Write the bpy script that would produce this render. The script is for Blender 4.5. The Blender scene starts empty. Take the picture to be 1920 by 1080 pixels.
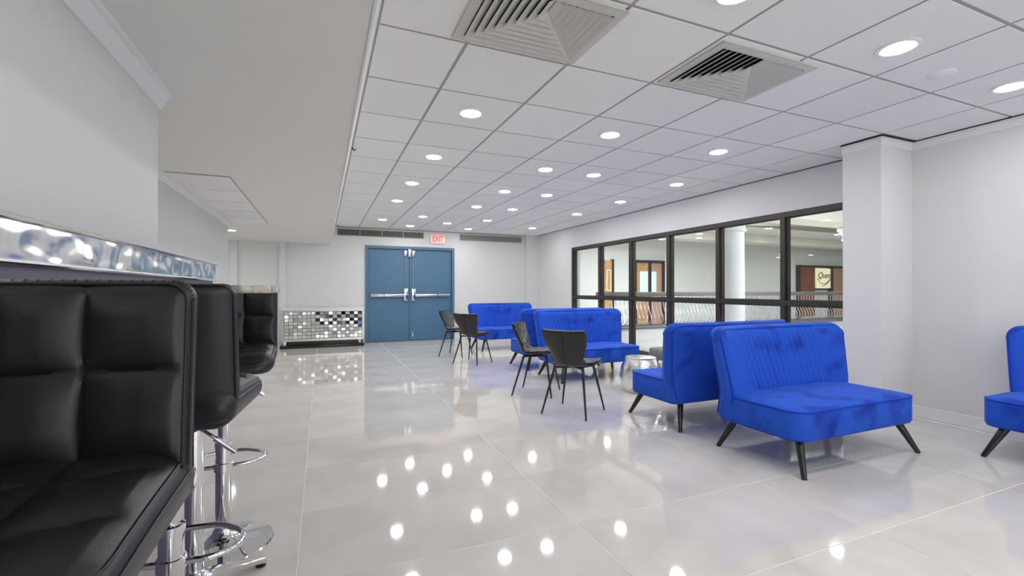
import bpy, bmesh, math, random
from mathutils import Vector, Matrix, noise
random.seed(7)
sc = bpy.context.scene
COL = sc.collection
PI = math.pi
# ------------------------------------------------------------------ camera, world, exposure
cam = bpy.data.cameras.new('camera'); cam.lens = 16.0; cam.sensor_width = 36.0; cam.clip_start = .03; cam.clip_end = 200
co = bpy.data.objects.new('camera', cam); COL.objects.link(co); sc.camera = co
co.location = (0, 0, 1.124); co.rotation_euler = (math.radians(90.23), 0, math.radians(-22.67))
w = bpy.data.worlds.new('world'); sc.world = w; w.use_nodes = True
w.node_tree.nodes['Background'].inputs[0].default_value = (.96, .98, 1, 1)
w.node_tree.nodes['Background'].inputs[1].default_value = 1.5
sc.view_settings.view_transform = 'Standard'; sc.view_settings.look = 'None'; sc.view_settings.gamma = 1
sc.view_settings.use_curve_mapping = False
sc.view_settings.exposure = 1.18
LAMP = 50.0          # radiance of the downlight lenses

# ------------------------------------------------------------------ materials
def lin(c):
    return tuple(((v/255)/12.92 if v/255 <= .04045 else ((v/255+.055)/1.055)**2.4) for v in c)
def mat(name, rgb, rough=.5, metal=0., spec=.5, coat=0., sheen=0., emit=None, es=0., bump=None, var=None, rnd=0., sheen_tint=None):
    m = bpy.data.materials.new(name); m.use_nodes = True
    nt = m.node_tree; b = nt.nodes['Principled BSDF']; L = nt.links
    c = lin(rgb) + (1,)
    b.inputs['Base Color'].default_value = c
    b.inputs['Roughness'].default_value = rough; b.inputs['Metallic'].default_value = metal
    b.inputs['Specular IOR Level'].default_value = spec
    if coat: b.inputs['Coat Weight'].default_value = coat; b.inputs['Coat Roughness'].default_value = .04
    if sheen:
        b.inputs['Sheen Weight'].default_value = sheen; b.inputs['Sheen Roughness'].default_value = .35
        b.inputs['Sheen Tint'].default_value = (sheen_tint or (1, 1, 1)) + (1,)
    if emit: b.inputs['Emission Color'].default_value = lin(emit)+(1,); b.inputs['Emission Strength'].default_value = es
    tc = nt.nodes.new('ShaderNodeTexCoord')
    if bump:
        sc_, st, det = bump
        n = nt.nodes.new('ShaderNodeTexNoise'); n.inputs['Scale'].default_value = sc_; n.inputs['Detail'].default_value = det
        L.new(tc.outputs['Object'], n.inputs['Vector'])
        bp = nt.nodes.new('ShaderNodeBump'); bp.inputs['Strength'].default_value = st; bp.inputs['Distance'].default_value = .01
        L.new(n.outputs['Fac'], bp.inputs['Height']); L.new(bp.outputs['Normal'], b.inputs['Normal'])
    src = None
    if var:
        rgb2, sc2, lo, hi = var
        n = nt.nodes.new('ShaderNodeTexNoise'); n.inputs['Scale'].default_value = sc2; n.inputs['Detail'].default_value = 5
        n.inputs['Distortion'].default_value = .6
        L.new(tc.outputs['Object'], n.inputs['Vector'])
        r = nt.nodes.new('ShaderNodeMapRange'); r.inputs[1].default_value = lo; r.inputs[2].default_value = hi
        L.new(n.outputs['Fac'], r.inputs[0])
        mx = nt.nodes.new('ShaderNodeMix'); mx.data_type = 'RGBA'
        mx.inputs[6].default_value = c; mx.inputs[7].default_value = lin(rgb2)+(1,)
        L.new(r.outputs[0], mx.inputs[0]); src = mx.outputs[2]
    if rnd:
        oi = nt.nodes.new('ShaderNodeObjectInfo')
        r = nt.nodes.new('ShaderNodeMapRange'); r.inputs[3].default_value = 1-rnd; r.inputs[4].default_value = 1+rnd
        L.new(oi.outputs['Random'], r.inputs[0])
        mx = nt.nodes.new('ShaderNodeVectorMath'); mx.operation = 'SCALE'
        if src: L.new(src, mx.inputs[0])
        else: mx.inputs[0].default_value = c[:3]
        L.new(r.outputs[0], mx.inputs['Scale']); src = mx.outputs[0]
    if src: L.new(src, b.inputs['Base Color'])
    return m
M = {}
M['wall'] = mat('wall_paint', (223, 223, 222), .55, bump=(90, .03, 2))
M['soffit'] = mat('soffit_paint', (236, 235, 231), .7)
M['trim'] = mat('white_trim_paint', (234, 235, 237), .4)
M['ctile'] = mat('ceiling_tile_white', (244, 243, 241), .85, bump=(260, .12, 3), rnd=.025)
M['cgrid'] = mat('ceiling_grid_grey', (176, 174, 170), .6)
M['gap_shade'] = mat('painted_shadow_dark', (30, 29, 28), .9)
M['ftile'] = mat('polished_porcelain', (212, 208, 203), .05, spec=.6, var=((198, 194, 188), 2.2, .35, .7), rnd=.02)
M['grout'] = mat('pale_grout', (238, 234, 226), .6)
M['velvet'] = mat('blue_velvet', (34, 84, 198), .75, spec=.2, sheen=.35, sheen_tint=(.3, .5, 1), var=((15, 46, 150), 4.5, .5, .72), bump=(18, .3, 4))
M['pipe'] = mat('blue_piping', (20, 60, 180), .7, spec=.2, sheen=.3, sheen_tint=(.2, .4, 1))
M['leather'] = mat('black_leather', (24, 23, 25), .40, spec=.5, bump=(420, .06, 3))
M['stitch'] = mat('black_thread', (12, 12, 13), .7)
M['chairout'] = mat('charcoal_leather', (40, 38, 37), .45, bump=(300, .05, 3))
M['chairin'] = mat('quilted_leather', (44, 43, 44), .22, spec=.8)
M['blackmetal'] = mat('black_metal', (28, 26, 26), .35, spec=.5)
M['blackleg'] = mat('black_lacquer_leg', (24, 20, 19), .22, spec=.6)
M['chrome'] = mat('chrome', (228, 228, 230), .06, 1.)
M['chrome2'] = mat('embossed_chrome', (236, 236, 236), .19, 1.)
M['steel'] = mat('brushed_steel', (205, 203, 200), .28, 1.)
M['hammered'] = mat('hammered_silver', (226, 225, 222), .2, 1., bump=(60, .25, 1))
M['purple'] = mat('purple_grey_laminate', (96, 88, 112), .35)
M['door'] = mat('blue_door_paint', (76, 114, 144), .42)
M['bronze'] = mat('dark_bronze_aluminium', (62, 57, 54), .4, metal=.3)
M['diff'] = mat('diffuser_enamel', (206, 204, 198), .5)
M['duct'] = mat('duct_dark', (26, 25, 24), .9)
M['grille'] = mat('grille_grey', (150, 147, 140), .5)
M['grille2'] = mat('grille_pale', (176, 175, 168), .5)
M['exitw'] = mat('exit_housing', (236, 226, 224), .4, emit=(255, 170, 165), es=.10)
M['exitr'] = mat('exit_red', (214, 24, 24), .4, emit=(255, 20, 20), es=.28)
M['lens'] = mat('light_lens', (255, 252, 246), .4, emit=(252, 251, 253), es=LAMP)
M['rim'] = mat('light_trim_white', (240, 240, 240), .4)
M['mirror'] = mat('mirror_tile', (225, 228, 230), .04, 1.)
M['mirror2'] = mat('pearl_tile', (216, 216, 208), .18, .6)
M['mirror3'] = mat('dark_mirror_tile', (70, 74, 84), .06, 1.)
M['cabwhite'] = mat('cabinet_white', (226, 226, 226), .3)
M['blackgloss'] = mat('black_plinth', (20, 19, 20), .25)
M['stone'] = mat('stone_edge', (150, 140, 126), .2, var=((210, 204, 196), 14, .4, .6))
M['greyvelvet'] = mat('grey_velvet', (120, 118, 118), .8, sheen=.4)
M['wood'] = mat('red_brown_wood', (146, 88, 62), .45, var=((120, 70, 48), 8, .4, .6))
M['tan'] = mat('tan_door', (206, 162, 112), .5, var=((190, 140, 92), 6, .4, .6))
M['pink'] = mat('rose_tan_board', (186, 146, 124), .5)
M['cream'] = mat('cream_sign', (238, 230, 196), .5, emit=(240, 230, 190), es=.25)
M['brown'] = mat('brown_lettering', (98, 78, 60), .6)
M['paleblue'] = mat('window_lite', (190, 214, 212), .2, emit=(190, 214, 212), es=.3)
M['awall'] = mat('atrium_wall', (228, 229, 228), .6)
M['abeam'] = mat('atrium_beam', (222, 218, 208), .6)
M['adark'] = mat('atrium_dark_panel', (124, 114, 110), .6)
M['railgrey'] = mat('handrail_grey', (112, 110, 108), .4)
M['silver'] = mat('baluster_silver', (206, 206, 208), .22, .9)
M['afloor'] = mat('atrium_floor', (206, 204, 198), .15)
g = bpy.data.materials.new('pane_glass'); g.use_nodes = True; nt = g.node_tree; nt.nodes.remove(nt.nodes['Principled BSDF'])
tr = nt.nodes.new('ShaderNodeBsdfTransparent'); tr.inputs[0].default_value = (.95, .97, .96, 1)
gl = nt.nodes.new('ShaderNodeBsdfGlossy'); gl.inputs['Roughness'].default_value = .01
fr = nt.nodes.new('ShaderNodeFresnel'); fr.inputs[0].default_value = 1.35
mx = nt.nodes.new('ShaderNodeMixShader')
ge = nt.nodes.new('ShaderNodeNewGeometry'); ma = nt.nodes.new('ShaderNodeMath'); ma.operation = 'MULTIPLY_ADD'; ma.inputs[1].default_value = 1/1.35-1.35; ma.inputs[2].default_value = 1.35
nt.links.new(ge.outputs['Backfacing'], ma.inputs[0]); nt.links.new(ma.outputs[0], fr.inputs[0])   # a pane is a thin slab: same reflectance from both sides
nt.links.new(fr.outputs[0], mx.inputs[0]); nt.links.new(tr.outputs[0], mx.inputs[1]); nt.links.new(gl.outputs[0], mx.inputs[2])
nt.links.new(mx.outputs[0], nt.nodes['Material Output'].inputs[0])
M['glass'] = g

# ------------------------------------------------------------------ helpers
def mesh_from(bm, m, smooth=True, angle=38):
    me = bpy.data.meshes.new('mesh')
    bmesh.ops.recalc_face_normals(bm, faces=bm.faces[:])
    bm.to_mesh(me); bm.free()
    me.materials.append(m)
    if smooth:
        me.polygons.foreach_set('use_smooth', [True]*len(me.polygons))
        me.set_sharp_from_angle(angle=math.radians(angle))
    return me
def link(name, me, parent=None, loc=(0, 0, 0), rot=(0, 0, 0)):
    o = bpy.data.objects.new(name, me); COL.objects.link(o)
    o.parent = parent; o.location = loc; o.rotation_euler = rot
    return o
def obj(name, bm, m, parent=None, loc=(0, 0, 0), rot=(0, 0, 0), smooth=True, angle=38):
    return link(name, mesh_from(bm, m, smooth, angle), parent, loc, rot)
def tag(o, label=None, cat=None, group=None, kind=None):
    if label: o['label'] = label
    if cat: o['category'] = cat
    if group: o['group'] = group
    if kind: o['kind'] = kind
    return o
def thing(name, label, cat, loc=(0, 0, 0), rz=0, group=None):
    return tag(link(name, None, None, loc, (0, 0, rz)), label, cat, group)
def struct(name, bm, m, parent=None, smooth=False):
    o = obj(name, bm, m, parent, smooth=smooth)
    if parent is None: o['kind'] = 'structure'
    return o
def copy_tree(o, parent=None):
    c = o.copy(); COL.objects.link(c); c.parent = parent
    for ch in list(o.children): copy_tree(ch, c)
    return c
def B(): return bmesh.new()
def box(bm, x0, x1, y0, y1, z0, z1, bev=0, seg=2):
    vs = [bm.verts.new(p) for p in ((x0,y0,z0),(x1,y0,z0),(x1,y1,z0),(x0,y1,z0),(x0,y0,z1),(x1,y0,z1),(x1,y1,z1),(x0,y1,z1))]
    fs = [bm.faces.new([vs[i] for i in f]) for f in ((0,3,2,1),(4,5,6,7),(0,1,5,4),(1,2,6,5),(2,3,7,6),(3,0,4,7))]
    if bev:
        es = list({e for f in fs for e in f.edges})
        bmesh.ops.bevel(bm, geom=es, offset=bev, segments=seg, profile=.5, affect='EDGES')
    return bm
def bx(*a, **k): return box(B(), *a, **k)
def tube(bm, pts, r, n=8, closed=False, caps=True):
    pts = [Vector(p) for p in pts]; N = len(pts)
    rr = r if isinstance(r, (list, tuple)) else [r]*N
    rings = []; prev = None
    for i, p in enumerate(pts):
        a = pts[(i-1) % N] if (closed or i > 0) else p
        b = pts[(i+1) % N] if (closed or i < N-1) else p
        t = (b-a).normalized()
        if prev is None:
            u = t.orthogonal().normalized()
        else:
            u = (prev - t*prev.dot(t))
            u = u.normalized() if u.length > 1e-6 else t.orthogonal().normalized()
        prev = u; v = t.cross(u)
        rings.append([bm.verts.new(p + (u*math.cos(2*PI*k/n) + v*math.sin(2*PI*k/n))*rr[i]) for k in range(n)])
    for i in range(N if closed else N-1):
        A, C = rings[i], rings[(i+1) % N]
        for k in range(n): bm.faces.new((A[k], A[(k+1) % n], C[(k+1) % n], C[k]))
    if caps and not closed:
        bm.faces.new(rings[0][::-1]); bm.faces.new(rings[-1])
    return bm
def lathe(bm, prof, n=32, cx=0, cy=0):
    rings = []
    for r, z in prof:
        rings.append([bm.verts.new((cx+r*math.cos(2*PI*k/n), cy+r*math.sin(2*PI*k/n), z)) for k in range(n)] if r > 1e-5 else [bm.verts.new((cx, cy, z))])
    for a, b in zip(rings, rings[1:]):
        for k in range(n):
            k2 = (k+1) % n
            if len(a) == 1 and len(b) == 1: continue
            if len(a) == 1: bm.faces.new((a[0], b[k2], b[k]))
            elif len(b) == 1: bm.faces.new((a[k], a[k2], b[0]))
            else: bm.faces.new((a[k], a[k2], b[k2], b[k]))
    if len(rings[0]) > 1: bm.faces.new(rings[0][::-1])
    if len(rings[-1]) > 1: bm.faces.new(rings[-1])
    return bm
def loft(bm, loops, caps=True):
    R = [[bm.verts.new(p) for p in lp] for lp in loops]; n = len(R[0])
    for a, b in zip(R, R[1:]):
        for k in range(n): bm.faces.new((a[k], a[(k+1) % n], b[(k+1) % n], b[k]))
    if caps: bm.faces.new(R[0][::-1]); bm.faces.new(R[-1])
    return bm
def crom(P, n):
    P = [Vector(p) for p in P]; out = []
    for i in range(len(P)-1):
        a, b, c, d = P[max(i-1, 0)], P[i], P[i+1], P[min(i+2, len(P)-1)]
        for k in range(n):
            t = k/n
            out.append(.5*((2*b)+(c-a)*t+(2*a-5*b+4*c-d)*t*t+(3*b-a-3*c+d)*t**3))
    out.append(P[-1]); return out
def pad(W, H, T, rc, disp, mp, nu=32, nv=24, wtop=None, rcb=None, nr=10, er=.9):
    """cushion standing up: x across, z 0..H, front is -y; disp(u,v) pushes the front out; mp maps the points"""
    bm = B(); wtop = W if wtop is None else wtop; rcb = rc if rcb is None else rcb
    e = T/2; zs = []
    for k in range(6): a = (k+.35)/6*PI/2; zs.append((e*(1-math.cos(a)), math.sin(a)))
    for k in range(nv+1): zs.append((e+(H-2*e)*k/nv, 1.))
    for k in range(5, -1, -1): a = (k+.35)/6*PI/2; zs.append((H-e*(1-math.cos(a)), math.sin(a)))
    loops = []
    for z, tf in zs:
        v = z/H; hw = (W+(wtop-W)*v)/2
        if H-z < rc: d = rc-(H-z); hw -= rc-math.sqrt(max(rc*rc-d*d, 0))
        if z < rcb: d = rcb-z; hw -= rcb-math.sqrt(max(rcb*rcb-d*d, 0))
        t = T/2*tf; hw = max(hw, t+.005); xi = hw-T/2*er
        lp = []
        for i in range(nu+1):
            u = -1+2*i/nu; lp.append((xi*u, -t-disp(u, v)*tf, z))
        for k in range(1, 6): a = k/6*PI; lp.append((xi+(hw-xi)*math.sin(a), -t*math.cos(a), z))
        for i in range(nr+1): lp.append((xi*(1-2*i/nr), t, z))
        for k in range(1, 6): a = k/6*PI; lp.append((-xi-(hw-xi)*math.sin(a), t*math.cos(a), z))
        loops.append([mp(*p) for p in lp])
    return loft(bm, loops)
def outline(W, H, rc, mp, y, wtop=None, off=0., n=14, z0=.02, T=None, er=.95):
    """path up one side, over the top and down the other"""
    wtop = W if wtop is None else wtop; P = []
    if T: off = T/2*er*(1-math.sqrt(max(0, 1-(2*y/T)**2)))+off
    hw = lambda z: (W+(wtop-W)*z/H)/2-off
    H2 = H-off
    for k in range(n+1): z = z0+(H2-rc-z0)*k/n; P.append((-hw(z), y, z))
    for k in range(1, 7): a = k/7*PI/2; P.append((-hw(H2)+rc-rc*math.cos(a), y, H2-rc+rc*math.sin(a)))
    m = 24
    for k in range(m+1): P.append(((-1+2*k/m)*(hw(H2)-rc), y, H2))
    for k in range(6, 0, -1): a = k/7*PI/2; P.append((hw(H2)-rc+rc*math.cos(a), y, H2-rc+rc*math.sin(a)))
    for k in range(n, -1, -1): z = z0+(H2-rc-z0)*k/n; P.append((hw(z), y, z))
    return [mp(*p) for p in P]
def rrect(x0, x1, y0, y1, rads, n=6):
    """rounded rectangle, radii for corners (x0,y0),(x1,y0),(x1,y1),(x0,y1)"""
    P = []
    for (cx, cy, sx, sy, a0), r in zip(((x0, y0, 1, 1, PI), (x1, y0, -1, 1, 1.5*PI), (x1, y1, -1, -1, 0), (x0, y1, 1, -1, .5*PI)), rads):
        for k in range(n+1):
            a = a0+k/n*PI/2
            P.append((cx+sx*r+r*math.cos(a), cy+sy*r+r*math.sin(a)))
    return P
def text_mesh(body, size, depth, m, shear=0.):
    c = bpy.data.curves.new('lettering', 'FONT'); c.body = body; c.size = size; c.extrude = depth; c.shear = shear
    c.align_x = 'CENTER'; c.align_y = 'CENTER'
    o = bpy.data.objects.new('tmp', c); COL.objects.link(o)
    dg = bpy.context.evaluated_depsgraph_get(); me = bpy.data.meshes.new_from_object(o.evaluated_get(dg))
    bpy.data.objects.remove(o); me.materials.clear(); me.materials.append(m); return me

# ------------------------------------------------------------------ room shell
H = 2.443; YB = 10.14; XR = 4.87; YF = -3.6; ZS = 2.07; XS = .16; XST = .262; XL = -.72; XL2 = -1.2; YE = 2.64; YL2 = 7.35; XLL = -3.4
fl = struct('floor', bx(XLL, XR+.3, YF, YB+.2, -.12, -.0015), M['grout'])
FX0, FY0, FA, FB = -.0889, 1.3016, 1.2244, .6099
tm = mesh_from(bx(-FA/2+.0028, FA/2-.0028, -FB/2+.0028, FB/2-.0028, -.0014, 0), M['ftile'], False)
for i in range(-3, 4):
    for j in range(-4, 15):
        x, y = FX0+(i+.5)*FA, FY0+(j+.5)*FB
        if x-FA/2 < XL2-.1 and y+FB/2 < YL2-.3: 
            if x+FA/2 < XL2: continue
        link('floor_tile', tm, fl, (x, y, 0))
# main ceiling: grid plane and dropped tiles
ce = struct('ceiling', bx(XST-.05, XR+.3, YF, YB+.2, H+.006, H+.1), M['cgrid'])
CX0, CY0, CA, CB = .7133, 2.335, .61, .602
meshes = {}
def ctile(x0, x1, y0, y1, parent=ce, z=H, th=.0065, g=.009):
    key = (round(x1-x0, 3), round(y1-y0, 3))
    if key not in meshes:
        a, b = (x1-x0)/2-g, (y1-y0)/2-g
        meshes[key] = mesh_from(bx(-a, a, -b, b, 0, th, bev=.0025, seg=1), M['ctile'], False)
    return link('ceiling_tile', meshes[key], parent, ((x0+x1)/2, (y0+y1)/2, z))
for i in range(-1, 7):
    x0, x1 = max(CX0+i*CA, XST-.01), min(CX0+(i+1)*CA, XR-.004)
    for j in range(-4, 13):
        y0, y1 = CY0+j*CB, min(CY0+(j+1)*CB, YB-.005)
        if i == 6 and j == 0:
            continue
        ctile(x0, x1, y0, y1)
ctile(CX0+6*CA, XR-.004, CY0+.345, CY0+CB)
ctile(CX0+6*CA, 4.42, CY0, CY0+.03) if False else None
# dropped plaster ceiling over the bar with a raking fascia
bm = B(); loft(bm, [[(XLL, y, ZS), (XS, y, ZS), (XST, y, H+.05), (XLL, y, H+.05)] for y in (YF, YB+.1)])
so = struct('ceiling_soffit', bm, M['soffit'])
bm = B(); loft(bm, [[(XS-.004, y, ZS-.006), (XS+.006, y, ZS-.006), (XS+.012, y, ZS+.02), (XS, y, ZS+.02)] for y in (YF, YB)])
struct('trim_1', bm, M['trim'])
# strip of panels let into the plaster ceiling
for k in range(5):
    y0 = 4.42+k*.6; o = link('ceiling_panel', mesh_from(bx(XL2+.01, -.715, y0+.009, y0+.591, ZS-.008, ZS+.002), M['trim'] if k == 3 else M['ctile'], False), so)
struct('trim_2', bx(XL2+.0, -.709, 4.41, 7.43, ZS-.0035, ZS+.001), M['grille'])
# walls
struct('wall_left', bx(XL-.6, XL, YF, YE, 0, ZS), M['wall'])
struct('wall_left_far', bx(XL2-.25, XL2, YE, YL2, 0, ZS), M['wall'])
struct('wall_left_end', bx(XLL-.2, XLL, YL2-2, YB+.2, 0, ZS), M['wall'])
struct('wall_left_inner', bx(XLL, XL2-.25, YL2-.25, YL2, 0, ZS), M['wall'])
bm = B(); DX0, DX1, DZ = .852, 2.795, 2.075
box(bm, XLL, DX0, YB, YB+.2, 0, H+.02); box(bm, DX1, XR+.3, YB, YB+.2, 0, H+.02); box(bm, DX0, DX1, YB, YB+.2, DZ, H+.02)
box(bm, DX0, DX1, YB+.14, YB+.2, 0, DZ)
struct('wall_back', bm, M['wall'])
bm = B(); VX0, VX1, VZ0, VZ1 = .2, 4.6, .35, 2.2
box(bm, XL-.6, VX0, YF-.2, YF, 0, H+.05); box(bm, VX1, XR+.3, YF-.2, YF, 0, H+.05); box(bm, VX0, VX1, YF-.2, YF, 0, VZ0); box(bm, VX0, VX1, YF-.2, YF, VZ1, H+.05)
struct('wall_front', bm, M['wall'])
w2 = struct('added_fill_window', B(), M['bronze'])  # unseen window added behind the camera to bring in fill daylight
for k in range(5): x = VX0+.03+(VX1-VX0-.06)*k/4; obj('mullion', bx(x-.03, x+.03, YF-.13, YF-.05, VZ0, VZ1), M['bronze'], w2, smooth=False)
for k in range(4):
    xa, xb = VX0+.06+(VX1-VX0-.06)*k/4, VX0+(VX1-VX0-.06)*(k+1)/4
    for z in (VZ0, VZ1-.05): obj('rail', bx(xa, xb, YF-.13, YF-.05, z, z+.05), M['bronze'], w2, smooth=False)
    obj('pane', bx(xa, xb, YF-.093, YF-.087, VZ0+.05, VZ1-.05), M['glass'], w2, smooth=False)
WY0, WY1, WZ0, WZ1 = 2.70, 8.385, .03, 2.012
bm = B()
box(bm, XR, XR+.2, YF, WY0, 0, H+.02); box(bm, XR, XR+.2, WY1, YB, 0, H+.02); box(bm, XR, XR+.2, WY0, WY1, WZ1, H+.02); box(bm, XR, XR+.2, WY0, WY1, -.02, WZ0)
struct('wall_right', bm, M['wall'])
struct('wall_pillar', bx(4.42, XR, 2.377, 2.689, 0, H), M['wall'])
struct('wall_corner_pier', bx(4.56, XR, YB-.14, YB, 0, H), M['wall'])
bm = B(); box(bm, -.785, -.665, YB-.05, YB, 0, ZS); box(bm, -1.63, -1.5, YB-.05, YB, 0, ZS)
struct('wall_back_pilasters', bm, M['wall'])
# cornices, painted shade strips, baseboards
def crown(name, pts, up, m=M['trim'], hgt=.075, d=.045):
    """pts: plan polyline with the room on its left-hand normal list (nx,ny)"""
    bm = B()
    for (x0, y0, x1, y1, nx, ny) in pts:
        prof = [(0, 0), (.008, 0), (.012, .018), (d*.7, hgt*.72), (d, hgt*.78), (d, hgt), (0, hgt)]
        loft(bm, [[(x+nx*a, y+ny*a, up-hgt+b) for a, b in prof] for x, y in ((x0, y0), (x1, y1))])
    return struct(name, bm, m)
crown('trim_3', [(XL, YF, XL, YE+.03, 1, 0)], ZS, hgt=.085, d=.05)
crown('trim_4', [(XL2, YE, XL2, YL2, 1, 0)], ZS, hgt=.07, d=.04)
crown('trim_5', [(XR, YF, XR, 2.377, -1, 0), (4.42, 2.377, 4.42, 2.689, -1, 0), (4.40, 2.377, XR, 2.377, 0, -1)], H-.008, hgt=.07, d=.022)
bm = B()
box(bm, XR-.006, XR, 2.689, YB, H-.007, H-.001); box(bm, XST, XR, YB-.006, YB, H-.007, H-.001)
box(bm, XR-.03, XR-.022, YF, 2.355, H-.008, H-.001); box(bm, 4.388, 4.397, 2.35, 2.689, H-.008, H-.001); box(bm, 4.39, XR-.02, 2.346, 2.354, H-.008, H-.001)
struct('painted_gap_shade', bm, M['gap_shade'])  # dark strips painted in as the shade line along the ceiling edge
struct('baseboard_right', bx(XR-.014, XR, YF, 2.377, 0, .10, bev=.003, seg=1), M['trim'])
struct('baseboard_pillar', bx(4.406, 4.42, 2.363, 2.689, 0, .10, bev=.003, seg=1), M['trim'])
struct('baseboard_back', bx(2.80, 4.56, YB-.014, YB, 0, .10, bev=.003, seg=1), M['trim'])

# ------------------------------------------------------------------ blue double door
d1 = struct('door_1', B(), M['door'])
bm = B(); fw = .06
box(bm, DX0, DX0+fw, YB-.03, YB+.12, 0, DZ); box(bm, DX1-fw, DX1, YB-.03, YB+.12, 0, DZ); box(bm, DX0+fw, DX1-fw, YB-.03, YB+.12, DZ-fw, DZ)
obj('door_frame', bm, M['door'], d1, smooth=False)
XM = 1.785
for s, (a, b) in ((-1, (DX0+fw+.004, XM-.003)), (1, (XM+.003, DX1-fw-.004))):
    leaf = obj('door_leaf', bx(a, b, YB+.02, YB+.065, .008, DZ-fw-.004, bev=.003, seg=1), M['door'], d1, smooth=False)
    xi = XM+s*.085; xo = (a+.05) if s < 0 else (b-.05); yb = YB+.02; zb = 1.0
    bm = B(); lo, hi = min(xi, xo), max(xi, xo)
    box(bm, lo, hi, yb-.055, yb-.012, zb-.032, zb+.032, bev=.012); box(bm, lo, lo+.03, yb-.05, yb, zb-.026, zb+.026); box(bm, hi-.03, hi, yb-.05, yb, zb-.026, zb+.026)
    obj('panic_bar', bm, M['steel'], leaf)
    xe = (hi-.27) if s > 0 else (lo+.27)
    obj('bar_joint', bx(xe-.006, xe+.006, yb-.058, yb-.010, zb-.034, zb+.034), M['blackmetal'], leaf)
    bm = bx(xi-.045, xi+.045, yb-.06, yb, zb-.12, zb+.15, bev=.01); obj('latch_case', bm, M['chrome'], leaf)
    bm = B(); tube(bm, [(xi-s*.005, yb-.02, zb+.12), (xi-s*.005, yb-.02, DZ-fw-.12)], .008, 8); obj('latch_rod', bm, M['steel'], leaf)
    obj('top_latch', bx(xi-.03, xi+.025, yb-.05, yb, DZ-fw-.16, DZ-fw-.02, bev=.006), M['chrome'], leaf)
    if s > 0: obj('floor_bolt', bx(xi-.03, xi+.005, yb-.02, yb, .09, .2, bev=.005), M['chrome'], leaf)
obj('strike_plate', bx(XM-.03, XM+.03, YB-.035, YB+.02, DZ-fw-.17, DZ-fw+.0, bev=.005), M['steel'], d1)

# ------------------------------------------------------------------ glazed wall to the atrium
w1 = struct('window_1', B(), M['bronze'])
ys = [8.385-.025, 7.362, 6.418, 5.492, 4.548, 3.618, 2.725]
fx0, fx1 = XR-.005, XR+.105
for y in ys: obj('mullion', bx(fx0, fx1, y-.028, y+.028, WZ0, WZ1, bev=.003, seg=1), M['bronze'], w1, smooth=False)
for a, b in zip(ys[1:], ys):
    obj('head_rail', bx(fx0, fx1, a+.028, b-.028, WZ1-.06, WZ1), M['bronze'], w1, smooth=False)
    obj('transom', bx(fx0, fx1, a+.028, b-.028, .945, 1.0), M['bronze'], w1, smooth=False)
    obj('bottom_rail', bx(fx0, fx1, a+.028, b-.028, WZ0, .10), M['bronze'], w1, smooth=False)
    for z0, z1 in ((1.0, WZ1-.06), (.10, .945)):
        obj('pane', bx(XR+.046, XR+.052, a+.028, b-.028, z0, z1), M['glass'], w1, smooth=False)
        bm = B()
        for (ya, yb2, za, zb2) in ((a+.028, a+.04, z0, z1), (b-.04, b-.028, z0, z1), (a+.04, b-.04, z0, z0+.012), (a+.04, b-.04, z1-.012, z1)):
            box(bm, XR+.03, XR+.068, ya, yb2, za, zb2)
        obj('glazing_bead', bm, M['bronze'], w1, smooth=False)

# ------------------------------------------------------------------ atrium beyond the glass
struct('floor_atrium', bx(XR+.2, 24, -1, 12.2, -.12, 0), M['afloor'])
struct('wall_atrium_back', bx(XR+.2, 24, 12, 12.2, 0, 3.0), M['awall'])
struct('wall_atrium_side', bx(24, 24.2, -1, 12.2, 0, 3.0), M['awall'])
struct('wall_atrium_front', bx(XR+.2, 24, -1.2, -1, 0, 3.0), M['awall'])
struct('wall_atrium_left', bx(XR+.2, XR+.5, YB+.1, 12, 0, 3.0), M['awall'])
struct('ceiling_atrium', bx(XR, 24.2, -1.2, 12.2, 2.93, 3.03), M['awall'])
struct('ceiling_beam', bx(XR+.2, 24, 5.62, 6.2, 2.42, 2.93), M['abeam'])
struct('ceiling_beam_2', bx(XR+.2, 24, 10.6, 11.2, 2.66, 2.93), M['abeam'])
bm = B(); loft(bm, [[(9.0, 8.2, z), (15.5, 6.6, z), (16.5, 8.2, z)] for z in (2.70, 2.93)])
struct('ceiling_panel_dark', bm, M['adark'])
struct('trim_7', bx(5.1, 24, 11.97, 12.0, 2.80, 2.83), M['adark'])
cb = struct('trim_8', bx(5.4, 23, 8.25, 8.55, 0, .25), M['trim'])
obj('kerb_cap', bx(5.4, 23, 8.22, 8.58, .25, .285), M['railgrey'], cb, smooth=False)
rl = thing('railing', 'grey topped atrium railing with bellied silver balusters behind the glazed wall', 'railing', (5.5, 8.4, .285))
obj('handrail', bx(0, 14, -.05, .05, .69, .79, bev=.01), M['railgrey'], rl)
obj('bottom_bar', bx(0, 14, -.02, .02, .02, .05), M['railgrey'], rl)
bm = B(); tube(bm, crom([(0, 0, .69), (0, 0, .55), (0, -.03, .4), (0, -.11, .22), (0, -.10, .12), (0, -.02, .06), (0, 0, .04)], 4), .011, 5)
bme = mesh_from(bm, M['silver'])
for k in range(126): link('baluster', bme, rl, (.06+k*.11, 0, 0))
def column(x, y, label):
    c = thing('column', label, 'column', (x, y, 0))
    bm = lathe(B(), [(.27, 0), (.27, .12), (.245, .16), (.235, .2), (.225, 2.12), (.21, 2.13)], 40); obj('shaft', bm, M['trim'], c)
    bm = lathe(B(), [(.23, 2.12), (.26, 2.14), (.26, 2.17), (.235, 2.19), (.24, 2.24), (.27, 2.29), (.31, 2.33), (.33, 2.335), (.33, 2.42), (.05, 2.42)], 40); obj('capital', bm, M['trim'], c)
column(6.62, 5.9, 'round white column with a moulded capital, standing in the atrium behind the glass')
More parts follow.
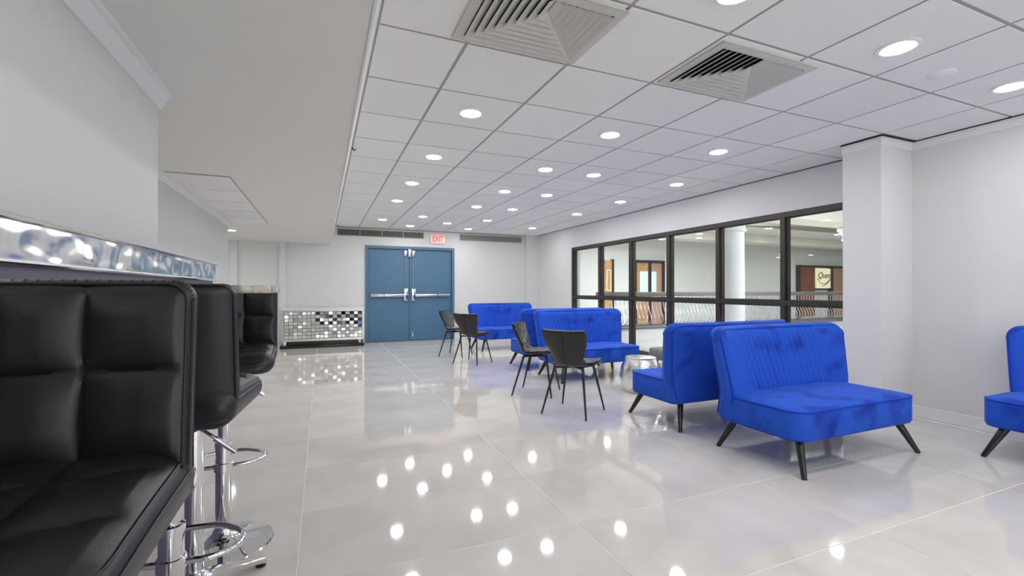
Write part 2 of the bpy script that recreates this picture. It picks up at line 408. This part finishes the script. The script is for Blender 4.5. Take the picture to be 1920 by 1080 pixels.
column(10.15, 5.9, 'round white column whose capital just shows past the square white pillar')
def door_far(x0, x1, label, parts):
    d = thing('panelled_entrance', label, 'door', ((x0+x1)/2, 11.98, 0)); hw = (x1-x0)/2
    bm = B(); f = .09
    box(bm, -hw, -hw+f, -.1, .02, 0, 2.08); box(bm, hw-f, hw, -.1, .02, 0, 2.08); box(bm, -hw+f, hw-f, -.1, .02, 2.0, 2.08)
    obj('frame', bm, M['bronze'], d, smooth=False)
    for (nm, a, b, z0, z1, y, m) in parts:
        obj(nm, bx(-hw+a*2*hw, -hw+b*2*hw, -y, 0, z0, z1), m, d, smooth=False)
    return d
door_far(9.2, 10.42, 'dark framed tan double door with glass lites behind the third pane', [('door_leaf', .07, .48, .01, 2.0, .05, M['tan']), ('door_leaf', .56, .93, .01, 2.0, .05, M['pink']), ('stile', .48, .56, 0, 2.0, .08, M['bronze']), ('glass_lite', .2, .46, 1.0, 1.72, .056, M['paleblue']), ('glass_lite', .58, .74, 1.0, 1.72, .056, M['paleblue'])])
pd = thing('framed_panel', 'narrow tan panel with a pale frame on the atrium wall, seen through the second pane', 'panel', (8.28, 11.98, 0))
obj('board', bx(-.16, .10, -.04, .02, .3, 2.05), M['tan'], pd, smooth=False); obj('frame', bx(.10, .17, -.06, .02, .3, 2.08), M['bronze'], pd, smooth=False)
bm = B(); box(bm, -.1, -.08, -.055, -.04, 1.1, 1.75); box(bm, .04, .06, -.055, -.04, 1.1, 1.75); box(bm, -.08, .04, -.055, -.04, 1.1, 1.12); box(bm, -.08, .04, -.055, -.04, 1.73, 1.75)
obj('moulding', bm, M['cream'], pd, smooth=False)
sf = door_far(16.9, 19.9, 'brown shopfront with a wooden board and a rose panel on the far atrium wall', [('wood_board', .05, .33, .1, 2.0, .06, M['wood']), ('stile', .62, .68, 0, 2.0, .1, M['bronze']), ('rose_board', .68, .93, .1, 2.0, .05, M['pink']), ('dark_rail', .33, .62, 1.12, 1.18, .07, M['bronze'])])
sg = thing('shop_sign', 'cream sign with brown script lettering between the wooden boards', 'sign', (18.33, 11.9, 1.55))
obj('board', bx(-.42, .42, -.03, .02, -.36, .42), M['cream'], sg, smooth=False)
link('lettering', text_mesh('Ques', .34, .006, M['brown'], .35), sg, (0, -.036, .14), (PI/2, 0, 0))
bm = B(); tube(bm, crom([(-.38, -.036, .02), (-.2, -.036, -.14), (.05, -.036, -.2), (.25, -.036, -.1), (.4, -.036, .02)], 6), .012, 6)
tube(bm, crom([(-.1, -.036, -.28), (.15, -.036, -.2), (.38, -.036, -.02)], 6), .012, 6); obj('swash', bm, M['brown'], sg)

M['sky'] = mat('skylight_panel', (255, 255, 255), .5, emit=(250, 252, 255), es=12.5)
for k, (x, y) in enumerate(((8.0, 3.6), (11.5, 3.6), (9.5, 7.0), (14.2, 8.0), (17.5, 7.6), (8.4, 9.3))):
    t = thing('skylight_panel', 'square luminous panel in the atrium ceiling beyond the glass', 'ceiling light', (x, y, 2.93), 0, 'luminous atrium panels')
    obj('diffuser', bx(-.55, .55, -.55, .55, -.02, -.008), M['sky'], t, smooth=False); bm = B()
    for q in ((-.6, .6, -.6, -.55), (-.6, .6, .55, .6), (-.6, -.55, -.55, .55), (.55, .6, -.55, .55)): box(bm, *q, -.03, 0)
    obj('frame', bm, M['rim'], t, smooth=False)
# ------------------------------------------------------------------ lamps
bm = lathe(B(), [(.098, 0), (.098, -.004), (.084, -.009), (.074, -.006), (.074, 0)], 32); trim_me = mesh_from(bm, M['rim'])
bm = lathe(B(), [(.074, -.003), (.066, -.009), (.04, -.013), (0, -.0145)], 28); lens_me = mesh_from(bm, M['lens'])
ORD = ['first', 'second', 'third', 'fourth', 'fifth', 'sixth', 'seventh', 'eighth']
def downlight(x, y, z, label, group):
    t = thing('recessed_light', label, 'ceiling light', (x, y, z), 0, group)
    link('trim_ring', trim_me, t); link('lens', lens_me, t)
rows = [(1.47, [1.69, 2.89, 4.12]), (3.245, [1.022, 2.26, 3.49]), (4.45, [1.022, 2.255, 2.875, 4.09]), (5.65, [1.025, 2.255, 2.885, 4.115]),
        (6.86, [1.025, 2.258, 2.872, 4.09]), (8.15, [1.667, 2.895]), (8.79, [1.045, 2.283, 4.14]), (9.43, [1.67, 2.915])]
for r, (y, xs) in enumerate(rows):
    for k, x in enumerate(xs):
        which = 'only' if len(xs) == 1 else ORD[k]
        downlight(x, y, H, 'round recessed ceiling light, %s from the soffit in the %s row from the front' % (which, ORD[r]), 'recessed lights in the tiled ceiling')
for y in (.26, -.94, -2.14):
    for x in (1.02, 2.26, 3.49): downlight(x, y, H, 'round recessed ceiling light behind the camera', 'recessed lights behind the camera')
downlight(-1.34, 8.35, ZS, 'small lone ceiling light beyond the far end of the left wall', 'lights in the plaster ceiling')
for x, y in ((-2.4, 9.2), (-2.3, 8.2)): downlight(x, y, ZS, 'round ceiling light hidden in the alcove behind the left wall', 'lights in the plaster ceiling out of sight')
apos = [(6.0, 3.2), (6.2, 7.6), (7.4, 4.6), (8.2, 7.6), (9.0, 3.6), (10.4, 7.2), (10.8, 9.8), (13.2, 9.8), (13.0, 7.2), (15.5, 9.6), (18.2, 11.0), (18.2, 7.4), (20.5, 9.0), (7.0, 10.2), (9.0, 10.2), (16.0, 4.0), (12.5, 3.4), (20, 3.5)]
for x, y in apos: downlight(x, y, 2.93, 'round recessed light in the white atrium ceiling beyond the glass', 'recessed lights in the atrium ceiling')

# ------------------------------------------------------------------ ceiling diffusers
def diffuser(x0, x1, y0, y1, label):
    cx, cy = (x0+x1)/2, (y0+y1)/2; a, b = (x1-x0)/2, (y1-y0)/2
    t = thing('air_diffuser', label, 'air vent', (cx, cy, H))
    def ring(bm, a0, b0, z0, a1, b1, z1, th=.002):
        o = [(-a0, -b0), (a0, -b0), (a0, b0), (-a0, b0)]; i = [(-a1, -b1), (a1, -b1), (a1, b1), (-a1, b1)]
        for s in (0,):
            vo = [bm.verts.new((x, y, z0)) for x, y in o]; vi = [bm.verts.new((x, y, z1)) for x, y in i]
            vo2 = [bm.verts.new((x, y, z0+th)) for x, y in o]; vi2 = [bm.verts.new((x, y, z1+th)) for x, y in i]
            for k in range(4):
                k2 = (k+1) % 4
                bm.faces.new((vo[k], vo[k2], vi[k2], vi[k])); bm.faces.new((vo2[k], vi2[k], vi2[k2], vo2[k2]))
                bm.faces.new((vo[k], vo2[k], vo2[k2], vo[k2])); bm.faces.new((vi[k], vi[k2], vi2[k2], vi2[k]))
        return bm
    bm = B(); m = .05
    ring(bm, a, b, -.012, a-m, b-m, -.014); 
    for q in ((-a, -a+.006, -b, b), (a-.006, a, -b, b), (-a+.006, a-.006, -b, -b+.006), (-a+.006, a-.006, b-.006, b)): box(bm, *q, -.0115, 0)
    obj('frame', bm, M['diff'], t, smooth=False)
    obj('duct_back', bx(-a+.02, a-.02, -b+.02, b-.02, -.002, 0), M['duct'], t, smooth=False)
    n = 8
    for k in range(n):
        f0 = 1-k/n; f1 = 1-(k+.98)/n; D = 2*(b-m)-.10; yn = -(b-m)
        A0, A1 = (a-m)*f0, max((a-m)*f1-.006, .002); Y0, Y1 = yn+.10+D*f0, yn+.10+D*f1-.004
        bm = B()
        for th in (0, .0015):
            q = [bm.verts.new(p) for p in ((-A0, yn, -.026+th), (-A0, Y0, -.026+th), (A0, Y0, -.026+th), (A0, yn, -.026+th), (-A1, yn, -.005+th), (-A1, Y1, -.005+th), (A1, Y1, -.005+th), (A1, yn, -.005+th))]
            for f in ((0, 1, 5, 4), (1, 2, 6, 5), (2, 3, 7, 6)): bm.faces.new([q[i] for i in f])
        obj('louvre', bm, M['diff'], t, smooth=False)
diffuser(.62, 1.34, 1.765, 2.295, 'larger square white ceiling diffuser cut off by the top of the picture')
diffuser(1.955, 2.70, 1.775, 2.295, 'square white ceiling diffuser with dark slots, right of the larger one')
t = tag(obj('sprinkler_cap', lathe(B(), [(.07, 0), (.07, -.004), (.062, -.008), (0, -.009)], 28), M['ctile'], None, (3.49, 1.55, H)), 'flat round white cover plate between the two big lights at right', 'ceiling cover')
for x, y, lab in ((.226, 4.45, 'tiny black wire hook at the soffit edge above the bar'), (.262, 9.9, 'tiny black hook at the far end of the soffit edge')):
    bm = B(); tube(bm, [(0, 0, 0), (.01, 0, -.02), (.025, 0, -.028), (.03, 0, -.012)], .004, 6); tube(bm, [(.0, .02, 0), (.012, .02, -.02), (.02, .02, -.02)], .004, 6)
    tag(obj('wire_hook', bm, M['blackmetal'], None, (x+.03, y, H)), lab, 'hook')

# ------------------------------------------------------------------ wall grilles and exit sign
v = thing('return_air_grille', 'long dark grille of four vertical-slat sections above the blue door', 'air vent', (0, YB, 0))
gx0, gx1, gz0, gz1 = .29, 2.10, 2.26, 2.405
bm = B(); box(bm, gx0, gx1, -.02, 0, gz0, gz0+.012); box(bm, gx0, gx1, -.02, 0, gz1-.012, gz1)
for k in range(5): x = gx0+(gx1-gx0-.014)*k/4; box(bm, x, x+.014, -.02, 0, gz0+.012, gz1-.012)
obj('frame', bm, M['grille2'], v, smooth=False); obj('duct_back', bx(gx0, gx1, -.003, -.001, gz0, gz1), M['duct'], v, smooth=False)
sm = mesh_from(bx(-.006, .006, -.016, -.004, gz0+.012, gz1-.012), M['grille'], False)
for s in range(4):
    for k in range(15):
        link('slat', sm, v, (gx0+.014+(gx1-gx0-.014)*(s+(k+.6)/15.4)/4, 0, 0), (0, 0, 0))
v = thing('supply_air_grille', 'pale horizontal-slat grille above the wall right of the exit sign', 'air vent', (0, YB, 0))
gx0, gx1, gz0, gz1 = 2.93, 4.48, 2.265, 2.40
bm = B(); box(bm, gx0, gx1, -.018, 0, gz0, gz0+.01); box(bm, gx0, gx1, -.018, 0, gz1-.01, gz1); box(bm, gx0, gx0+.012, -.018, 0, gz0, gz1); box(bm, gx1-.012, gx1, -.018, 0, gz0, gz1)
obj('frame', bm, M['grille2'], v, smooth=False); obj('duct_back', bx(gx0, gx1, -.003, -.001, gz0, gz1), M['grille'], v, smooth=False)
for k in range(8):
    z = gz0+.014+k*.0145
    bm = B(); loft(bm, [[(x, -.016, z), (x, -.015, z-.003), (x, -.003, z+.007), (x, -.004, z+.01)] for x in (gx0+.012, gx1-.012)]); obj('slat', bm, M['grille2'], v, smooth=False)
e = thing('exit_sign', 'white box exit sign with red letters above the right door leaf', 'exit sign', (2.405, YB, 2.262))
obj('housing', bx(-.16, .16, -.05, 0, -.098, .098, bev=.008), M['exitw'], e)
link('lettering', text_mesh('EXIT', .165, .002, M['exitr']), e, (.0, -.052, 0), (PI/2, 0, 0)).scale = (.72, 1.12, 1)

# ------------------------------------------------------------------ bar counter
b = thing('bar_counter', 'raised bar counter with a wavy chrome edge over a purple grey front, left wall', 'bar', (0, 0, 0))
BX, BE, BZ0, BZ1 = -.5, 2.72, 1.169, 1.255
obj('counter_top', bx(XL+.002, BX-.012, -1.2, BE-.012, BZ0, BZ1), M['purple'], b, smooth=False)
obj('bar_front', bx(XL+.002, XL+.03, -1.2, YE, 0, BZ0), M['purple'], b, smooth=False)
bm = B(); ny = 330; nz = 12; grid = []
def wav(y, z):
    f = z/(BZ1-BZ0); env = min(1, max(0, (f-.08)/.15))*min(1, max(0, (.92-f)/.15))
    n1 = noise.noise(Vector((y*14, z*22, 1.3))); n2 = noise.noise(Vector((y*24, z*30, 7.1)))
    return env*(.0062*n1+.0012*n2)
for i in range(ny+1):
    y = -.6+(BE+.6)*i/ny
    grid.append([bm.verts.new((BX-.012, y, BZ0))]+[bm.verts.new((BX+wav(y, (BZ1-BZ0)*k/nz), y, BZ0+(BZ1-BZ0)*k/nz)) for k in range(nz+1)]+[bm.verts.new((BX-.012, y, BZ1))])
for i in range(ny):
    for k in range(nz+2): bm.faces.new((grid[i][k], grid[i][k+1], grid[i+1][k+1], grid[i+1][k]))
box(bm, XL+.004, BX-.002, BE-.012, BE, BZ0, BZ1)
obj('chrome_edge', bm, M['chrome2'], b, angle=60)
bm = B(); tube(bm, [(BX+.003, -.6, BZ1-.002), (BX+.003, BE, BZ1-.002)], .006, 8); tube(bm, [(BX+.003, -.6, BZ0+.003), (BX+.003, BE, BZ0+.003)], .005, 8)
obj('edge_bead', bm, M['chrome2'], b)
obj('apron', bx(BX-.035, BX-.008, -1.2, BE-.02, 1.1425, BZ0), M['purple'], b, smooth=False)

# high table between the two farther stools
t = thing('high_table', 'stone topped pedestal high table on a footed chrome base, between two bar stools', 'table', (-.43, 1.99, 0))
obj('table_top', bx(-.25, .262, -.18, .26, 1.112, 1.140, bev=.004), M['stone'], t)
bm = lathe(B(), [(.11, 1.098), (.11, 1.112), (.03, 1.112)], 24); obj('mount_plate', bm, M['chrome'], t)
bm = lathe(B(), [(.030, .06), (.030, 1.10)], 28); obj('pole', bm, M['chrome'], t)
bm = B(); lathe(bm, [(.0305, .10), (.05, .075), (.07, .065), (.07, .045), (0, .045)], 28)
obj('hub', bm, M['chrome'], t)
for k in range(4):
    a = math.radians(30.5)+k*PI/2
    d = Vector((math.cos(a), math.sin(a), 0)); s = Vector((-d.y, d.x, 0)); loops = []
    for q in range(9):
        f = q/8; r = .03+.22*f; zt = .075-.047*f**1.5; hw = .034-.010*f; th = .02-.006*f
        p = d*r; loops.append([tuple(p+s*hw+Vector((0, 0, zt-th))), tuple(p+s*hw+Vector((0, 0, zt-.004))), tuple(p+s*(hw-.008)+Vector((0, 0, zt))), tuple(p-s*(hw-.008)+Vector((0, 0, zt))), tuple(p-s*hw+Vector((0, 0, zt-.004))), tuple(p-s*hw+Vector((0, 0, zt-th)))])
    lg = obj('base_leg', loft(B(), loops), M['chrome'], t)
    p = d*.235; obj('foot_pad', lathe(B(), [(.018, 0), (.02, .004), (.02, .012), (.012, .016), (0, .016)], 20, p.x, p.y), M['blackmetal'], lg)

# ------------------------------------------------------------------ bar stools
def make_stool():
    t = thing('bar_stool', '', 'bar stool')
    W = .412; z0 = .765
    def seams(u, v, nc, nrw):
        a = abs(math.sin(PI*nc*(u*.5+.5))); c = abs(math.sin(PI*nrw*v))
        return (min(1, a*1.1)**.5)*(min(1, c*1.1)**.5)
    bd = lambda u, v: .017*seams(u, min(1, max(0, (v-.26)/.73)), 3, 2)
    mpb = lambda x, y, z: (x, y+.182+.03*((z-.1)/.28 if z > .1 else 0)-.03*(abs(x)/.21)**3*(1 if z > .08 else z/.08), z+z0)
    bk = obj('backrest', pad(W, .375, .050, .03, bd, mpb, 84, 56, rcb=.05, er=.6), M['leather'], t, angle=70)
    def mps(x, y, z):   # z 0 (rear) .. .41 (front) ; -y -> up
        f = z/.41
        return (x, .215-z, .820-y*(1-.25*f*f)-.012*f*f-.02*max(0, (f-.8)/.2)**2)
    sd = lambda u, v: .014*seams(u, min(1, max(0, v+.05*u*u)), 3, 3)
    se = obj('seat', pad(W, .41, .09, .075, sd, mps, 84, 56, rcb=.04, er=.6), M['leather'], t, angle=70)
    for y, r in ((-.022, .0026), (.018, .0026)):
        bm = B(); tube(bm, outline(W, .375, .03, mpb, y, off=-.001, n=20, T=.050, er=.62, z0=.07), r, 6); obj('piping', bm, M['leather'], bk)
    bm = B(); tube(bm, outline(W, .41, .075, mps, -.036, off=-.001, n=20, T=.09, er=.62, z0=.05), .0026, 6); tube(bm, outline(W, .41, .075, mps, -.016, off=-.0005, n=20, T=.09, er=.62, z0=.05), .002, 6); obj('piping', bm, M['leather'], se)
    bm = B(); P = [Vector(p) for p in outline(W, .375, .03, mpb, -.0145, off=-.0008, n=70, T=.050, er=.62, z0=.085)]; Q = [Vector(p) for p in outline(W, .375, .03, mpb, -.0085, off=-.0008, n=70, T=.050, er=.62, z0=.085)]
    for p, q in zip(P, Q): tube(bm, [p, q], .0009, 4)
    obj('stitching', bm, M['stitch'], bk)['kind'] = 'stuff'
    obj('seat_plate', bx(-.10, .10, -.08, .12, .742, .775, bev=.008), M['blackmetal'], t)
    bm = B(); lathe(bm, [(.042, .742), (.042, .735), (.022, .70), (.0215, .42)], 28); obj('piston', bm, M['chrome'], t)
    bm = B(); lathe(bm, [(.0315, .055), (.0315, .43), (.034, .432), (.034, .455), (.024, .46)], 32); obj('pole', bm, M['chrome'], t)
    bm = lathe(B(), [(.195, 0), (.198, .004), (.195, .009), (.16, .016), (.11, .027), (.065, .042), (.042, .058), (.036, .075), (.033, .08)], 56); obj('base', bm, M['chrome'], t)
    bm = B(); tube(bm, crom([(.028, .0, .345), (.10, .005, .345), (.155, .05, .345), (.15, .13, .345), (.08, .195, .345), (0, .21, .345), (-.08, .195, .345), (-.15, .13, .345), (-.155, .05, .345), (-.10, .005, .345), (-.028, 0, .345)], 5), .0095, 10)
    lathe(bm, [(.033, .325), (.037, .328), (.037, .362), (.033, .365)], 28)
    obj('footrest', bm, M['chrome'], t)
    return t
st1 = make_stool()
lv = B(); tube(lv, crom([(0, .02, .735), (.05, .02, .725), (.14, .025, .65)], 4), .005, 8); tube(lv, [(.10, .024, .683), (.155, .026, .637)], .0085, 10)
lvm = mesh_from(lv, M['chrome'])
st1['label'] = 'nearest black tufted bar stool, big at the left edge, facing the camera'
st1.location = (-.398, .715, 0); st1['group'] = 'bar stools'
st2 = copy_tree(st1); st2.location = (-.395, 1.575, 0); st2.rotation_euler.z = PI-math.radians(5); st2['label'] = 'black bar stool turned away, smooth back towards the camera, second from the front'
st3 = copy_tree(st1); st3.location = (-.40, 2.35, 0); st3.rotation_euler.z = math.radians(3); st3['label'] = 'farthest black tufted bar stool, beyond the high table, facing the camera'
for s_, sg_ in ((st1, 1), (st2, -1), (st3, 1)): link('lever', lvm, s_, (0, 0, 0), (0, 0, 0 if sg_ > 0 else PI))
for o in list(st2.children):      # foot rings are turned independently of the swivelling seats
    if o.name.startswith('footrest'): o.rotation_euler.z = PI

# ------------------------------------------------------------------ blue velvet love seats
def make_sofa():
    t = thing('love_seat', '', 'sofa')
    SW = .61
    R = (.10, .10, .03, .03); yf, yr = -.37, .20
    def rr(ins, z, crown=0):
        P = rrect(-SW+ins, SW-ins, yf+ins, yr-ins*.3, [max(.012, q-ins*.5) for q in R], 8)
        return [(x, y, z) for x, y in P]
    loops = [rr(.02, .208), rr(.006, .214), rr(0, .228), rr(0, .30), rr(0, .372), rr(.004, .385), rr(.014, .394), rr(.05, .402), rr(.11, .408), rr(.19, .411), rr(.26, .412)]
    se = obj('seat', loft(B(), loops), M['velvet'], t, angle=60)
    bm = B(); tube(bm, rr(.002, .386), .0055, 8, closed=True); tube(bm, rr(.010, .212), .004, 6, closed=True); obj('piping', bm, M['pipe'], se)
    bH = .655; z0 = .207; W0, W1 = 1.23, 1.37
    def mp(x, y, z):
        f = max(0, (z-.17)/(bH-.17)); q = min(1, abs(x)/.68)
        yy = y*(1-.18*f)
        return (x, yy+.20+.085*f**1.1-.075*q**3.2*min(1, z/.2), z+z0)
    npl = 16
    def disp(u, v):
        wdt = .71; u = u+.09-.13*(1-v)/.73
        if abs(u) < wdt and .27 < v < .97:
            p = (u/wdt*.5+.5)*npl; s = abs(math.sin(PI*p)); e = min(1, (v-.27)/.06, (.97-v)/.03)
            return .022*(s**.4)*e-.011
        return .008
    bk = obj('backrest', pad(W0, bH, .15, .085, disp, mp, 176, 30, wtop=W1, rcb=.03, nr=24), M['velvet'], t, angle=65)
    bm = B()
    tube(bm, outline(W0, bH, .085, mp, -.055, wtop=W1, off=-.001, T=.15, z0=.045), .0055, 8); tube(bm, outline(W0, bH, .085, mp, .055, wtop=W1, off=-.001, T=.15, z0=.045), .0055, 8); obj('piping', bm, M['pipe'], bk)
    for sx in (-1, 1):
        for sy, yt, yb in ((-1, -.29, -.38), (1, .17, .256)):
            bm = B(); tube(bm, [(sx*.50, yt, .212), (sx*.582, yb, 0)], [.026, .0145], 14); obj('leg', bm, M['blackleg'], t)
    return t
sofas = [((3.215, 2.20), 0, 'nearest blue velvet love seat, pleated back, facing the camera'),
         ((3.19, 3.06), PI, 'blue velvet love seat with its plain back against the nearest one'),
         ((3.235, 5.175), 0, 'blue velvet love seat facing the silver drum table, black chair in front'),
         ((3.22, 6.005), PI, 'blue velvet love seat turned to the back wall, mostly hidden behind another'),
         ((3.27, 8.22), 0, 'farthest blue velvet love seat, beside the blue double door'),
         ((4.495, 1.03), -PI/2, 'blue velvet love seat cut off by the right edge, against the white wall')]
sp = make_sofa()
for k, ((x, y), rz, lab) in enumerate(sofas):
    s_ = sp if k == 0 else copy_tree(sp)
    s_.location = (x, y, 0); s_.rotation_euler.z = rz; s_['label'] = lab; s_['group'] = 'blue velvet love seats'

# ------------------------------------------------------------------ black shell chairs
def make_chair():
    t = thing('shell_chair', '', 'chair')
    prof = crom([(0, -.232, .424), (0, -.222, .436), (0, -.20, .443), (0, -.16, .444), (0, -.10, .440), (0, .04, .428), (0, .125, .436), (0, .175, .475), (0, .198, .54), (0, .220, .62), (0, .236, .69), (0, .251, .762)], 7)
    n = len(prof)
    wk = [(0, .16), (.06, .20), (.2, .222), (.34, .212), (.48, .168), (.58, .146), (.68, .163), (.82, .202), (.93, .215), (.98, .212), (1, .198)]
    def wid(s):
        for (a, va), (b_, vb) in zip(wk, wk[1:]):
            if s <= b_: f = (s-a)/(b_-a); f = f*f*(3-2*f); return va+(vb-va)*f
        return wk[-1][1]
    cum = [0]
    for a, b_ in zip(prof, prof[1:]): cum.append(cum[-1]+(b_-a).length)
    nu = 26
    def surf(i, u, off, quilt=0):
        s = cum[i]/cum[-1]
        p = prof[i]; tn = (prof[min(i+1, n-1)]-prof[max(i-1, 0)]).normalized()
        nrm = Vector((0, -tn.z, tn.y))   # towards the sitter
        wv = wid(s); k = .018+.050*max(0, min(1, (s-.42)/.2))*(1-.8*max(0, min(1, (s-.58)/.42)))
        d = off+k*abs(u)**2.3
        if quilt:
            a = s*cum[-1]/.05; c = u*wv/.05
            q1 = abs(math.sin(PI*(a+c))); q2 = abs(math.sin(PI*(a-c)))
            d += quilt*(min(q1, q2)**.5)
        return p+Vector((u*wv, 0, 0))+nrm*d
    def shell(o0, o1, quilt, uin, res):
        bm = B(); G = []
        for i in range(n):
            row = [surf(i, (-1+2*k/res)*uin, o0) for k in range(res+1)]+[surf(i, (1-2*k/res)*uin, o1, quilt) for k in range(res+1)]
            G.append([bm.verts.new(p) for p in row])
        m_ = len(G[0])
        for a, b_ in zip(G, G[1:]):
            for k in range(m_): bm.faces.new((a[k], a[(k+1) % m_], b_[(k+1) % m_], b_[k]))
        for g_ in (G[0], G[-1]):
            for k in range(res): bm.faces.new((g_[k], g_[k+1], g_[m_-2-k], g_[m_-1-k]))
        return bm
    sh = obj('shell', shell(0, .016, 0, 1, nu), M['chairout'], t, angle=60)
    obj('quilted_pad', shell(.0155, .020, .011, .965, 64), M['chairin'], t, angle=80)
    bm = B(); tube(bm, [surf(i, 0, -.0005) for i in range(int(n*.45), n)], .003, 6); obj('seam', bm, M['stitch'], sh)
    bm = B(); tube(bm, [surf(n-3, -1+2*k/20, -.0005) for k in range(21)], .0025, 6); obj('seam', bm, M['stitch'], sh)
    bm = B()
    for s in (-1, 1): tube(bm, [(s*.15, -.15, .425), (s*.05, 0, .405), (-s*.15*0+s*.14, .10, .42)], .008, 8)
    tube(bm, [(-.14, -.13, .418), (.14, .09, .41)], .008, 8); tube(bm, [(.14, -.13, .418), (-.14, .09, .41)], .008, 8)
    obj('under_frame', bm, M['blackmetal'], t)
    for sx in (-1, 1):
        for yt, yb in ((-.14, -.215), (.10, .215)):
            bm = B(); tube(bm, [(sx*.135, yt, .43), (sx*.217, yb, 0)], [.0135, .008], 10); obj('leg', bm, M['blackmetal'], t)
    return t
cp = make_chair()
for k, (x, y, deg, lab) in enumerate([(2.14, 3.655, 125, 'black shell chair with its back to the camera, nearest of four'),
                                     (2.165, 4.49, 50, 'black shell chair in side view showing its quilted inside, behind the nearest chair'),
                                     (2.143, 6.70, 129, 'black shell chair with its back to the camera, in front of the farthest sofa'),
                                     (2.12, 7.58, 50, 'farthest black shell chair, in side view by the blue door')]):
    c = cp if k == 0 else copy_tree(cp)
    c.location = (x, y, 0); c.rotation_euler.z = math.radians(deg); c['label'] = lab; c['group'] = 'black shell chairs'

# ------------------------------------------------------------------ drum table, grey chair, mirrored cabinet
t = thing('drum_table', 'hammered silver barrel drum table between two blue sofas', 'side table', (3.27, 4.12, 0))
prof = [(.165, 0), (.17, .006)]+[(.172+.052*math.sin(PI*k/16), .008+.355*k/16) for k in range(17)]+[(.17, .368), (.16, .372)]
bm = B(); n = 96; rings = []
zz = [p for p in prof]; fine = []
for (r0, a0), (r1, a1) in zip(zz, zz[1:]):
    for q in range(3): fine.append((r0+(r1-r0)*q/3, a0+(a1-a0)*q/3))
fine.append(zz[-1])
for i, (r, z) in enumerate(fine):
    rings.append([(.0+(r+.0025*math.sin(k*PI/3+i*1.1)*math.sin(i*.9+k*.4))*math.cos(2*PI*k/n), (r+.0025*math.sin(k*PI/3+i*1.1)*math.sin(i*.9+k*.4))*math.sin(2*PI*k/n), z) for k in range(n)])
loft(bm, rings); obj('barrel', bm, M['hammered'], t, angle=70)
obj('top_plate', lathe(B(), [(.168, .372), (.168, .378), (.16, .381), (0, .381)], 48), M['steel'], t)
t = thing('grey_chair', 'low grey velvet tub chair half hidden behind the drum table', 'chair', (4.27, 4.43, 0))
obj('seat', loft(B(), [[(x, y, z) for x, y in rrect(-.38+i_, .34-i_, -.34+i_, .34-i_, [.06]*4, 5)] for z, i_ in ((.25, .01), (.26, 0), (.36, 0), (.375, .012), (.382, .05), (.384, .12))]), M['greyvelvet'], t, angle=60)
bm = B(); loops = []
for k in range(25):
    a = -PI*.62+k/24*PI*1.24; h = .66-.24*(abs(k-12)/12)**2.2
    c, s = math.cos(a), math.sin(a)
    loops.append([(.02+c*r*.92, s*r, z) for r, z in ((.30, .27), (.30, h-.02), (.315, h), (.345, h), (.36, h-.02), (.36, .27))])
obj('backrest', loft(bm, loops), M['greyvelvet'], t)
for sx in (-.28, .26):
    for sy in (-.26, .26): obj('leg', tube(B(), [(sx, sy, .255), (sx*1.12, sy*1.1, 0)], [.02, .012], 10), M['blackleg'], t)

t = thing('mirrored_cabinet', 'low white cabinet fronted with mirror mosaic on a black plinth, left of the blue door', 'cabinet', (0, 0, 0))
cx0, cx1, cy0, cy1, cz0, cz1 = -.70, .785, 9.66, 10.08, .15, .735
obj('body', bx(cx0, cx1, cy0+.012, cy1, cz0-.02, cz1), M['cabwhite'], t, smooth=False)
bm = B()
for (a, b_, c, d) in ((cx0, cx0+.03, cz0, cz1), (cx1-.03, cx1, cz0, cz1), (cx0+.03, cx1-.03, cz0-.02, cz0+.025), (cx0+.03, cx1-.03, cz1-.03, cz1)): box(bm, a, b_, cy0-.008, cy0+.012, c, d)
obj('front_frame', bm, M['steel'], t, smooth=False)
obj('glass_top', bx(cx0-.01, cx1+.01, cy0-.02, cy1+.02, cz1, cz1+.03, bev=.004), M['cabwhite'], t)
obj('plinth', bx(cx0-.03, cx1+.0, cy0-.06, cy1, 0, .055, bev=.004), M['blackgloss'], t)
obj('recess', bx(cx0+.02, cx1-.02, cy0+.05, cy1, .055, cz0-.02), M['blackgloss'], t)
for x in (cx0+.05, cx1-.08):
    obj('foot', lathe(B(), [(.03, .055), (.034, .075), (.034, .11), (.028, cz0-.02)], 20, x, cy0), M['chrome'], t)
tx0, tx1, tz0, tz1 = cx0+.036, cx1-.036, cz0+.03, cz1-.036
nc, nr_ = 18, 8; cw, ch_ = (tx1-tx0)/nc, (tz1-tz0)/nr_
obj('tile_backing', bx(tx0, tx1, cy0+.004, cy0+.012, tz0, tz1), M['grille'], t, smooth=False)
tms = [mesh_from(bx(-cw/2+.004, cw/2-.004, -.008, 0, -ch_/2+.004, ch_/2-.004, bev=.004, seg=1), m_, False) for m_ in (M['mirror'], M['mirror2'], M['mirror3'])]
for i in range(nc):
    for j in range(nr_):
        q = random.random()
        dark = (i > 6 and j > 3 and (i+j) % 2 == 0)
        me = tms[2] if (dark and q < .8) else tms[1] if q < (.45 if i < 7 else .3) else tms[0]
        link('mirror_tile', me, t, (tx0+(i+.5)*cw, cy0+.005, tz0+(j+.5)*ch_), (random.uniform(-.1, .1), 0, random.uniform(-.12, .12)))
